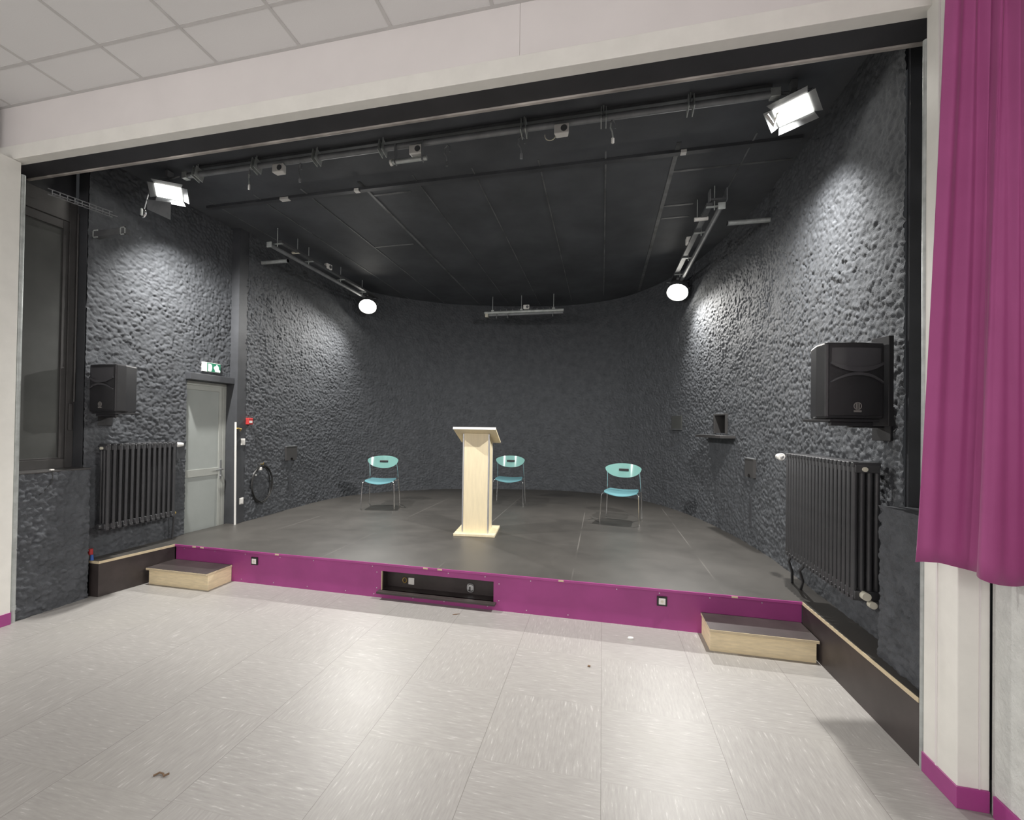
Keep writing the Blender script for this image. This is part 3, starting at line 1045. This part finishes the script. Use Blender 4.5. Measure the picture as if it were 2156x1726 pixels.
socket_box('white socket box on the side bar on the grey door side', -4.075, 6.30, 4.05, R(80))
socket_box('white socket box on the side bar on the curtain side', 1.045, 6.35, 4.05, R(90))
t = thing('tube_fitting', 'short white tube beside the end of the side bar on the curtain side', 'fitting', (1.06, 5.56, 3.98))
MB().cyl((-.09, 0, 0), (.05, 0, .004), .022, n=14).build('tube', 'white_plastic', t, smooth=True)
MB().cyl((.125, .0, .005), (.145, 0, .005), .022, n=14).build('end_cap', 'white_plastic', t, smooth=True)
MB().cyl((-.06, 0, .02), (-.06, 0, .22), .005, n=8).build('hanger', 'galv', t)
t = thing('bar_bracket', 'grey open bracket at the front end of the side bar on the curtain side', 'bracket', (1.15, 5.30, 4.06))
MB().box(-.075, .075, -.05, .05, -.02, .0).build('plate', 'rig_dark', t, bevel=.003)
MB().box(-.085, -.075, -.05, .05, -.03, .10).build('cheek', 'rig', t)
MB().box(.075, .085, -.05, .05, -.03, .10).build('cheek', 'rig', t)
t = thing('tube_fitting', 'pale tube fitting on the side bar on the grey door side', 'fitting', (-4.13, 5.60, 4.01))
MB().cyl((-.05, 0, 0), (.06, 0, 0), .02, n=14).build('tube', 'cream', t, smooth=True)
MB().cyl((.03, 0, .015), (.03, 0, .19), .005, n=8).build('hanger', 'galv', t)

# rear bar
BB = thing('lighting_bar', 'short grey lighting bar at the back of the stage ceiling', 'lighting bar', (-1.50, 8.93, 3.885), R(1.0), 'lighting bars under the stage ceiling')
MB().cyl((-.77, 0, 0), (.77, 0, 0), .030, n=14).build('pipe', 'galv', BB, smooth=True)
MB().box(-.72, .76, .01, .06, -.062, -.028).build('cable_rail', 'rig', BB)
MB().box(-.755, -.70, -.03, .05, -.085, -.02).build('end_fitting', 'cream', BB, bevel=.004)
for x in (-.61, -.04, .58):
    MB().cyl((x, 0, .02), (x, 0, ZC - 3.885), .006, n=8).box(x - .025, x + .025, -.02, .02, .02, .05).build('hanger', 'galv', BB)
for x in (-.53, -.31, .565):
    MB().box(x - .006, x + .006, -.02, .01, -.115, -.025).build('hook', 'rig', BB)
m = MB()
for x in np.linspace(-.45, .5, 9):
    m.box(x - .004, x + .004, -.01, .01, .025, .055)
m.build('cable_tie', 'rig', BB)
socket_box('white socket box on top of the rear lighting bar', -1.44, 8.92, 3.97)

# cable tray and arm by the blacked-out window
t = thing('cable_tray', 'thin wire cable tray high above the blacked-out window', 'cable tray', (-4.66, 2.98, 3.60))
m = MB()
for dx, dz in ((0, .05), (.06, 0), (.0, 0)):
    m.cyl((dx, 0, dz), (dx + .09, .48, dz), .0045, n=6)
for k in range(9):
    y = .03 + k * .053
    m.tube([(.09 * y / .48, y, .05), (.09 * y / .48, y, 0), (.06 + .09 * y / .48, y, 0)], .0035, 6)
m.build('wires', 'rig', t)
t = thing('square_bracket', 'short dark square arm on the wall above the loudspeaker by the grey door', 'bracket', (-4.50, 3.41, 3.42))
MB().box(-.20, .17, -.03, .03, -.03, .03).build('tube', 'rig_dark', t)
for x in (-.165, .165):
    m = MB().box(x - .03, x + .03, -.036, -.030, .024, .034).box(x - .03, x + .03, -.036, -.030, -.040, -.030).box(x - .03, x - .022, -.036, -.030, -.04, .034)
    if x > 0:
        m.box(x + .022, x + .03, -.036, -.030, -.04, .034)
    m.build('clip', 'galv', t)
t = thing('hook_clamp', 'shiny metal hook clamp just below the flood lamp on the door side', 'clamp', (-4.50, 3.70, 3.74))
MB().tube([(.04 * math.cos(a), 0, .04 * math.sin(a)) for a in np.linspace(-2.6, 1.2, 14)], .010, 8).build('hook', 'chrome', t, smooth=True)
MB().box(-.02, -.005, -.01, .01, -.02, .05).build('bolt', 'galv', t, bevel=.003)
MB().cyl((.02, 0, .04), (.05, .04, .30), .006, n=8).build('stem', 'rig', t, smooth=True)

# ---- lamps


def aim_matrix(loc, target):
    d = (Vector(target) - Vector(loc)).normalized()
    return Matrix.Translation(loc) @ d.to_track_quat('-Z', 'Y').to_matrix().to_4x4()


def spot(name, Mx, watts, off, size, blend, radius, parent):
    d = bpy.data.lights.new(name, 'SPOT')
    d.energy, d.color, d.spot_size, d.spot_blend, d.shadow_soft_size = watts, LAMP_COL, R(size), blend, radius
    o = bpy.data.objects.new(name, d)
    COL.objects.link(o)
    o.parent = parent
    o.matrix_local = Mx @ Matrix.Translation((0, 0, -off))
    return o


def flood(label, loc, target, watts, bar_z, inner):
    t = thing('flood_lamp', label, 'stage lamp', loc, 0, 'lit flood lamps at the front of the stage')
    Mx = aim_matrix((0, 0, 0), (-.34 * (1 if loc[0] > 0 else -1), -.42, -.9))      # asymmetric reflector: the case looks down, the beam leaves towards the stage
    w, d = .115, .075
    h = MB()
    vs = [Mx @ Vector(p) for p in ((-w, -d, 0), (w, -d, 0), (w, d, 0), (-w, d, 0), (-w * .6, -d * .6, .11), (w * .6, -d * .6, .11), (w * .6, d * .6, .11), (-w * .6, d * .6, .11))]
    h.add(vs, [(4, 5, 6, 7), (0, 1, 5, 4), (1, 2, 6, 5), (2, 3, 7, 6), (3, 0, 4, 7)])
    h.build('housing', 'rig_dark', t)
    MB().box(-w + .006, w - .006, -d + .006, d - .006, -.008, .004, Mx).build('lens', 'lens', t)
    # barn doors
    for k, (ax, sgn, ang) in enumerate((('X', 1, 14), ('X', -1, 14), ('Y', 1, 14), ('Y', -1, 14))):
        if ax == 'X':
            Tm = Mx @ Matrix.Translation((0, sgn * d, 0)) @ Matrix.Rotation(R(sgn * (ang - 90)) * -1, 4, 'X')
            vs = [Tm @ Vector(p) for p in ((-w, 0, 0), (w, 0, 0), (w * 1.15, 0, -.055), (-w * 1.15, 0, -.055))]
        else:
            Tm = Mx @ Matrix.Translation((sgn * w, 0, 0)) @ Matrix.Rotation(R(sgn * (90 - ang)) * -1, 4, 'Y')
            vs = [Tm @ Vector(p) for p in ((0, -d, 0), (0, d, 0), (0, d * 1.15, -.055), (0, -d * 1.15, -.055))]
        n = (vs[1] - vs[0]).cross(vs[3] - vs[0]).normalized() * .002
        m = MB().add([v + n for v in vs] + [v - n for v in vs], [(0, 1, 2, 3), (7, 6, 5, 4), (0, 4, 5, 1), (1, 5, 6, 2), (2, 6, 7, 3), (3, 7, 4, 0)])
        m.build('barn_door', 'rig_dark', t)
    yk = MB()
    zb = bar_z - loc[2]
    pts = [Mx @ Vector((-w - .012, 0, .05)), Vector((-w - .01, .0, zb - .035)), Vector((w + .01, 0, zb - .035)), Mx @ Vector((w + .012, 0, .05))]
    yk.tube(pts, .007, 8)
    yk.build('yoke', 'rig', t)
    MB().box(-.02, .02, -.035, .035, zb - .04, zb + .03).build('clamp', 'rig', t, bevel=.004)
    spot('flood_beam', aim_matrix(Mx @ Vector((0, 0, -.045)), Mx @ Vector((0, 0, -.045)) + Vector(target) - Vector(loc)), watts, .01, 146, 1.0, .05, t)
    return t


fl = flood('rectangular flood lamp, lit, hanging at the door end of the front bar', *FLOODS[0], FB_Z + .06, 1)
fl2 = flood('rectangular flood lamp, lit, hanging at the curtain end of the front bar', *FLOODS[1], FB_Z + .06, -1)
# large loose flap under the door-side flood
MB().add([(-.12, -.135, -.125), (.175, -.135, -.185), (.175, -.135, -.355), (-.11, -.135, -.225), (-.12, -.129, -.125), (.175, -.129, -.185), (.175, -.129, -.355), (-.11, -.129, -.225)],
         [(0, 1, 2, 3), (7, 6, 5, 4), (0, 4, 5, 1), (1, 5, 6, 2), (2, 6, 7, 3), (3, 7, 4, 0)]).build('loose_flap', 'rig', fl)
MB().tube([(-.175, -.02, -.02), (-.13, -.02, -.10), (-.10, -.02, -.02)], .014, 8).build('lit_flap', 'white_plastic', fl2, smooth=True)  # small barn-door flap, its bright lit look put into the white colour


def par(label, loc, target, watts, bar_z):
    t = thing('stage_spotlight', label, 'stage lamp', loc, 0, 'lit round spotlights at the back of the stage')
    Mx = aim_matrix((0, 0, 0), Vector(target) - Vector(loc))
    r = .158
    m = MB()
    n = 28
    prof = [(r, -.02), (r, .06), (r * .75, .18), (r * .5, .22)]
    vs = [Mx @ Vector((q * math.cos(2 * math.pi * j / n), q * math.sin(2 * math.pi * j / n), z)) for q, z in prof for j in range(n)]
    fs = [(i * n + j, i * n + (j + 1) % n, (i + 1) * n + (j + 1) % n, (i + 1) * n + j) for i in range(3) for j in range(n)] + [tuple(3 * n + j for j in range(n))]
    m.add(vs, fs).build('housing', 'rig_dark', t, smooth=True)
    vs = [Mx @ Vector((.150 * math.cos(2 * math.pi * j / n), .150 * math.sin(2 * math.pi * j / n), z)) for z in (0, -.018) for j in range(n)]
    MB().add(vs, [tuple(range(n)), tuple(range(2 * n - 1, n - 1, -1))] + [(j, (j + 1) % n, n + (j + 1) % n, n + j) for j in range(n)]).build('lens', 'lens', t)
    zb = bar_z - loc[2]
    MB().tube([Mx @ Vector((-r - .01, 0, .05)), Vector((-r, 0, zb - .03)), Vector((r, 0, zb - .03)), Mx @ Vector((r + .01, 0, .05))], .007, 8).build('yoke', 'rig', t)
    MB().box(-.02, .02, -.03, .03, zb - .035, zb + .03).build('clamp', 'rig', t, bevel=.004)
    spot('spot_beam', Mx, watts, .05, 128, 1.0, .06, t)
    return t


par('round spotlight, lit, at the far end of the side bar on the grey door side', *PARS[0], 3.955 + .02)
par('round spotlight, lit, at the far end of the side bar on the curtain side', *PARS[1], 3.945 + .02)

# ================================================================== WALL FITTINGS
# exit sign above the door
t = thing('exit_sign', 'small green and white emergency exit sign above the grey door', 'sign', (-4.715, 4.815, 2.275))
MB().box(-.03, .0, -.135, .135, 0, .115).build('case', 'white_plastic', t, bevel=.004)
MB().box(.0, .0015, -.075, .133, .004, .111).build('green_face', 'lens_green', t)
sg = MB()


def sig(poly):
    vs = [(.0015, y, z) for y, z in poly] + [(.003, y, z) for y, z in poly]
    n = len(poly)
    sg.add(vs, [tuple(range(n)), tuple(range(2 * n - 1, n - 1, -1))] + [(i, (i + 1) % n, n + (i + 1) % n, n + i) for i in range(n)])


sig([(-.134, .002), (-.075, .002), (-.075, .113), (-.134, .113)])
sig([(-.06, .008), (-.012, .008), (-.002, .03), (.002, .06), (-.004, .09), (-.02, .1), (-.055, .1)])
sig([(.05, .012), (.128, .008), (.128, .03), (.108, .045), (.105, .07), (.09, .09), (.075, .1), (.062, .085), (.032, .07), (.03, .05), (.045, .035)])
sg.build('pictogram', 'lens_white', t)

# red call point, switches, pole, cable coil
t = thing('call_point', 'red fire alarm call point on the wall edge beside the grey door', 'call point', (-4.595, 5.335, 1.63))
MB().box(-.03, .02, -.042, .042, 0, .088).build('box', 'red', t, bevel=.006)
MB().box(.02, .0225, -.026, .026, .022, .052).build('press_panel', 'white_plastic', t)


def switch(label, x, y, z):
    t = thing('wall_switch', label, 'switch', (x, y, z), 0, 'white switches on the black post')
    MB().box(0, .010, -.036, .036, -.043, .043).build('plate', 'white_plastic', t, bevel=.004)
    MB().box(.010, .015, -.022, .022, -.03, .03).build('rocker', 'white_plastic', t, bevel=.003)


switch('white switch on the black post beside the door, at shoulder height', -4.619, 5.245, 1.40)
switch('white switch on the black post beside the door, near the stage floor', -4.619, 5.235, .62)
t = thing('wooden_pole', 'thin white pole leaning against the black post by the grey door', 'pole', (-4.585, 5.10, H))
MB().cyl((0, 0, 0), (-.02, -.0, 1.325), .013, n=12).build('shaft', 'white_plastic', t, smooth=True)
MB().tube([(-.018, 0, 1.24), (.005, .02, 1.245), (.02, .05, 1.235), (.0, .06, 1.215)], .010, 8).build('brass_hook', 'brass', t, smooth=True)
t = thing('cable_coil', 'coil of black cable hanging on the rough wall beside the black post', 'cable', (-4.60, 5.60, .53))
m = MB()
for k in range(5):
    cx, ry, rz_ = random.uniform(-.008, .012), .195 + random.uniform(-.02, .01), .262 + random.uniform(-.02, .01)
    oy, oz = random.uniform(-.012, .012), random.uniform(-.01, .012)
    m.tube([(cx + .008 * math.sin(3 * a + k), oy + ry * math.cos(a), .27 + oz + rz_ * math.sin(a)) for a in np.linspace(0, 2 * math.pi, 36, endpoint=False)], .0065, 8, True)
m.build('loop', 'rubber', t, smooth=True)
MB().box(-.02, .03, -.075, -.035, .47, .51).build('tape', 'white_plastic', t, bevel=.006)
MB().box(-.02, .02, -.15, -.13, .40, .42).build('plug', 'white_plastic', t, bevel=.004)
MB().tube([(-.02, -.01, .55), (.025, -.01, .55), (.03, -.01, .575)], .006, 8).build('wall_hook', 'brass', t, smooth=True)


def wall_box(label, loc, rz):
    t = thing('wall_box', label, 'junction box', loc, rz, 'black notched boxes on the rough wall')
    n = 10
    w, hh, r = .12, .21, .04
    poly = [(-w, 0), (-r, 0)] + [(r * math.sin(a), r * math.cos(a)) for a in np.linspace(-math.pi / 2, math.pi / 2, n)][1:-1] + [(r, 0), (w, 0), (w, hh), (-w, hh)]
    T = Matrix(((0, 0, 1, 0), (1, 0, 0, 0), (0, 1, 0, 0), (0, 0, 0, 1)))
    MB().prism(poly, -.03, .034, T).build('cover', 'black_frame', t)
    MB().box(-.03, .038, -w, w, hh, hh + .010).build('top_edge', 'rig', t)
    MB().box(-.03, .015, -.02, .02, -.52, -.22).build('cable_duct', 'black', t)
    return t


wall_box('black notched box on the rough wall beside the cable coil', (-4.65, 6.26, 1.09), R(-2))
wall_box('black notched box on the rough wall between the shelf and the radiator', (1.675, 5.93, 1.115), R(180 + 5))

# opening with shelf in the curved wall
def on_wall(px, py):
    d = ((WALL_LINE - np.array((px, py))) ** 2).sum(1)
    i = int(d.argmin())
    a, b = WALL_LINE[max(i - 1, 0)], WALL_LINE[min(i + 1, len(WALL_LINE) - 1)]
    e = (b - a) / np.hypot(*(b - a))
    return WALL_LINE[i], math.atan2(e[1], e[0])


p, a = on_wall(1.555, 6.81)
t = thing('wall_niche', 'small dark niche in the rough wall just above the shelf', 'niche', (p[0], p[1], 1.60), a)
# local x along the wall (towards the hall), local -y into the room
m = MB()
m.box(-.195, -.16, -.034, .30, 0, .265).box(.16, .195, -.034, .30, 0, .265).box(-.16, .16, -.034, .30, .245, .265)
m.build('frame', 'black_frame', t, bevel=.003)
MB().box(-.16, .16, .29, .30, 0, .245).box(-.16, .16, 0, .29, -.01, .004).build('back', 'rubber', t)
t = thing('wall_shelf', 'narrow black shelf on the rough wall under the niche', 'shelf', (p[0], p[1], 1.545), a)
MB().box(-.40, .43, -.20, .01, 0, .035).build('board', 'black_frame', t, bevel=.003)
MB().box(-.28, .28, -.202, -.198, .036, .046).build('lip', 'rig', t)
p, a = on_wall(1.20, 8.13)
t = thing('blank_plate', 'flat black cover plate on the rough curved wall beyond the shelf', 'cover plate', (p[0], p[1], 1.64), a)
MB().box(-.15, .15, -.03, .0, .02, .23).build('plate', 'black_pane', t, bevel=.003)
MB().box(-.16, .16, -.05, .0, 0, .02).build('ledge', 'rig_dark', t)

# sockets of the stage front
def front_socket(label, x, z):
    t = thing('power_socket', label, 'socket', (x, 4.124, z), 0, 'white sockets on the purple stage front')
    MB().box(-.040, .040, -.010, .0, -.040, .040).build('frame', 'rubber', t, bevel=.003)
    MB().box(-.026, .026, -.016, -.010, -.026, .026).build('insert', 'white_plastic', t, bevel=.003)
    MB().cyl((0, -.0165, 0), (0, -.0158, 0), .012, n=16).build('outlet', 'cream', t)


front_socket('white power socket in a black frame on the stage front, near the door-side step', -3.455, .232)
front_socket('white power socket in a black frame on the stage front, near the curtain-side step', .500, .230)
t = thing('recess_socket', 'white square socket inside the dark recess of the stage front', 'socket', (-1.775, 4.254, .143))
MB().box(-.030, .030, -.014, 0, -.032, .032).build('insert', 'white_plastic', t, bevel=.003)
t = thing('brass_ring', 'rubbed brass ring with a dark hole inside the stage recess', 'fitting', (-1.845, 4.254, .145))
MB().tube([(.020 * math.cos(q), -.006, .024 * math.sin(q)) for q in np.linspace(0, 6.28, 18, endpoint=False)], .005, 6, True).build('ring', 'brass', t, smooth=True)
t = thing('speaker_connector', 'round silver connector inside the dark recess of the stage front', 'connector', (-1.18, 4.254, .135))
MB().tube([(.030 * math.copysign(abs(math.cos(q)) ** .7, math.cos(q)), -.006, .038 * math.copysign(abs(math.sin(q)) ** .7, math.sin(q))) for q in np.linspace(0, 6.28, 24, endpoint=False)], .006, 6, True).build('rim', 'alu', t, smooth=True)
MB().cyl((0, 0, 0), (0, -.005, 0), .028, n=20).build('dial', 'alu', t)
MB().box(-.012, .0, -.008, -.004, -.03, .010).build('slot', 'rubber', t)

# conduits at the edges of the opening
t = thing('conduit_pipe', 'grey metal conduit pipe running up the pillar edge beside the blacked-out window', 'pipe', (-4.645, 2.79, 0), 0, 'conduits at the edges of the opening')
MB().cyl((0, 0, 0), (0, 0, 3.66), .021, n=16).build('pipe', 'galv', t, smooth=True)
MB().cyl((0, 0, .10), (0, 0, .135), .0245, n=16).build('collar', 'galv', t, smooth=True)
t = thing('conduit_pipe', 'grey metal conduit pipe running up the pillar edge beside the purple curtain', 'pipe', (1.555, 2.775, 0), 0, 'conduits at the edges of the opening')
MB().cyl((0, 0, 0), (0, 0, 3.62), .013, n=14).build('pipe', 'galv', t, smooth=True)

# pipe ends with red and blue caps at the ends of the stage wings
t = thing('pipe_ends', 'two small pipe ends with red and blue caps by the low wall under the window', 'pipe', (-4.70, 3.425, H))
MB().box(-.012, .012, -.012, .012, 0, .05).build('stub', 'cream', t)
MB().cyl((0, 0, .045), (0, 0, .10), .020, n=14).build('red_cap', 'red', t, smooth=True)
MB().cyl((.035, -.012, 0), (.035, -.012, .05), .016, .011, n=14).build('blue_cap', 'blue', t, smooth=True)
t = thing('pipe_ends', 'small red-capped pipe end at the foot of the low wall beside the curtain', 'pipe', (1.665, 3.29, H))
MB().cyl((0, 0, 0), (0, 0, .09), .014, n=12).build('stub', 'rig_dark', t, smooth=True)
MB().cyl((0, 0, .085), (0, 0, .13), .022, n=14).build('red_cap', 'red', t, smooth=True)
MB().cyl((0, 0, .13), (0, 0, .18), .022, n=14).build('grey_cap', 'rig', t, smooth=True)

# little white contact on the low wall with a thin wire
t = thing('door_contact', 'tiny white clip with a thin dark wire on top of the low wall', 'clip', (-4.648, 3.055, 1.213))
MB().box(-.012, .012, -.016, .012, 0, .012).build('clip', 'white_plastic', t, bevel=.003)
MB().tube([(.006, -.005, .004), (.012, .0, -.05), (.014, -.01, -.10), (.012, -.05, -.15), (.014, -.10, -.20)], .003, 6).build('wire', 'rubber', t, smooth=True)

# ================================================================== CURTAIN
TOP = [(1.478, 2.47), (1.50, 2.44), (1.535, 2.465), (1.56, 2.43), (1.575, 2.46), (1.60, 2.42), (1.615, 2.45), (1.632, 2.40), (1.645, 2.43), (1.65, 2.36), (1.63, 2.30), (1.652, 2.24), (1.63, 2.18), (1.652, 2.12), (1.63, 2.06), (1.65, 2.0)]
BOT = [(1.352, 2.465), (1.40, 2.452), (1.455, 2.445), (1.50, 2.435), (1.522, 2.405), (1.512, 2.36), (1.478, 2.315), (1.475, 2.285), (1.52, 2.275), (1.575, 2.29), (1.63, 2.285), (1.65, 2.25), (1.62, 2.19), (1.645, 2.13), (1.62, 2.06), (1.65, 2.0)]
NT = 180
top_l = resample(catmull(TOP, 16), .004)[0]
bot_l = resample(catmull(BOT, 16), .004)[0]


def along(P, u):
    k = u * (len(P) - 1)
    i = min(int(k), len(P) - 2)
    return P[i] + (P[i + 1] - P[i]) * (k - i)


def curt(u, v):
    a, b = along(bot_l, u), along(top_l, u)
    k = v ** .85
    p = a * (1 - k) + b * k
    w = .008 * math.sin(u * 58 + 2.0 * math.sin(v * 3 + u * 9)) * (.35 + .65 * v)
    hem = 1.083 + .008 * math.sin(u * 21) - .02 * max(0, min(1, (u - .30) * 8)) + .0 * v
    return (p[0], p[1] + w, hem + (ZC - .02 - hem) * v)


co = MB().grid(curt, NT, 40).build('curtain', 'curtain', None, smooth=True)
md = co.modifiers.new('solid', 'SOLIDIFY')
md.thickness = .003
tag(co, 'long purple cloth curtain hanging in folds against the white wall', 'curtain')
t = thing('curtain_track', 'white curtain track at the ceiling above the purple curtain', 'curtain rail', (1.60, 2.25, ZC - .02))
MB().box(-.02, .02, -1.2, .22, 0, .02).build('track', 'white_plastic', t)

# ================================================================== LITTER ON THE HALL FLOOR
def scrap(label, cat, x, y, pts, h, m, name):
    o = MB().prism([(x + a, y + b) for a, b in pts], 0.0005, h).build(name, m, bevel=.002)
    tag(o, label, cat)


scrap('crumpled white paper scrap on the floor before the purple stage front', 'scrap', .237, 3.86, [(-.022, -.012), (.0, -.018), (.022, -.008), (.024, .012), (.004, .018), (-.014, .012)], .014, 'paper', 'paper_scrap')
scrap('small dark crumb on the pale floor tiles', 'crumb', -.067, 3.338, [(-.010, -.008), (.009, -.008), (.010, .007), (-.007, .009)], .008, 'grime', 'crumb')
t = MB().tube([(-2.01, 1.765, .004), (-1.995, 1.785, .008), (-1.975, 1.785, .006), (-1.96, 1.775, .006), (-1.945, 1.79, .010)], .0045, 6).build('leaf_curl', 'grime', smooth=True)
tag(t, 'curled brown dry leaf lying on the floor tiles', 'leaf')
scrap('flat brown leaf scrap on the floor below the stage recess', 'scrap', -1.221, 3.94, [(-.03, -.02), (-.01, -.012), (.02, .006), (.03, .02), (.008, .012), (-.018, -.004)], .004, 'grime', 'leaf_scrap')
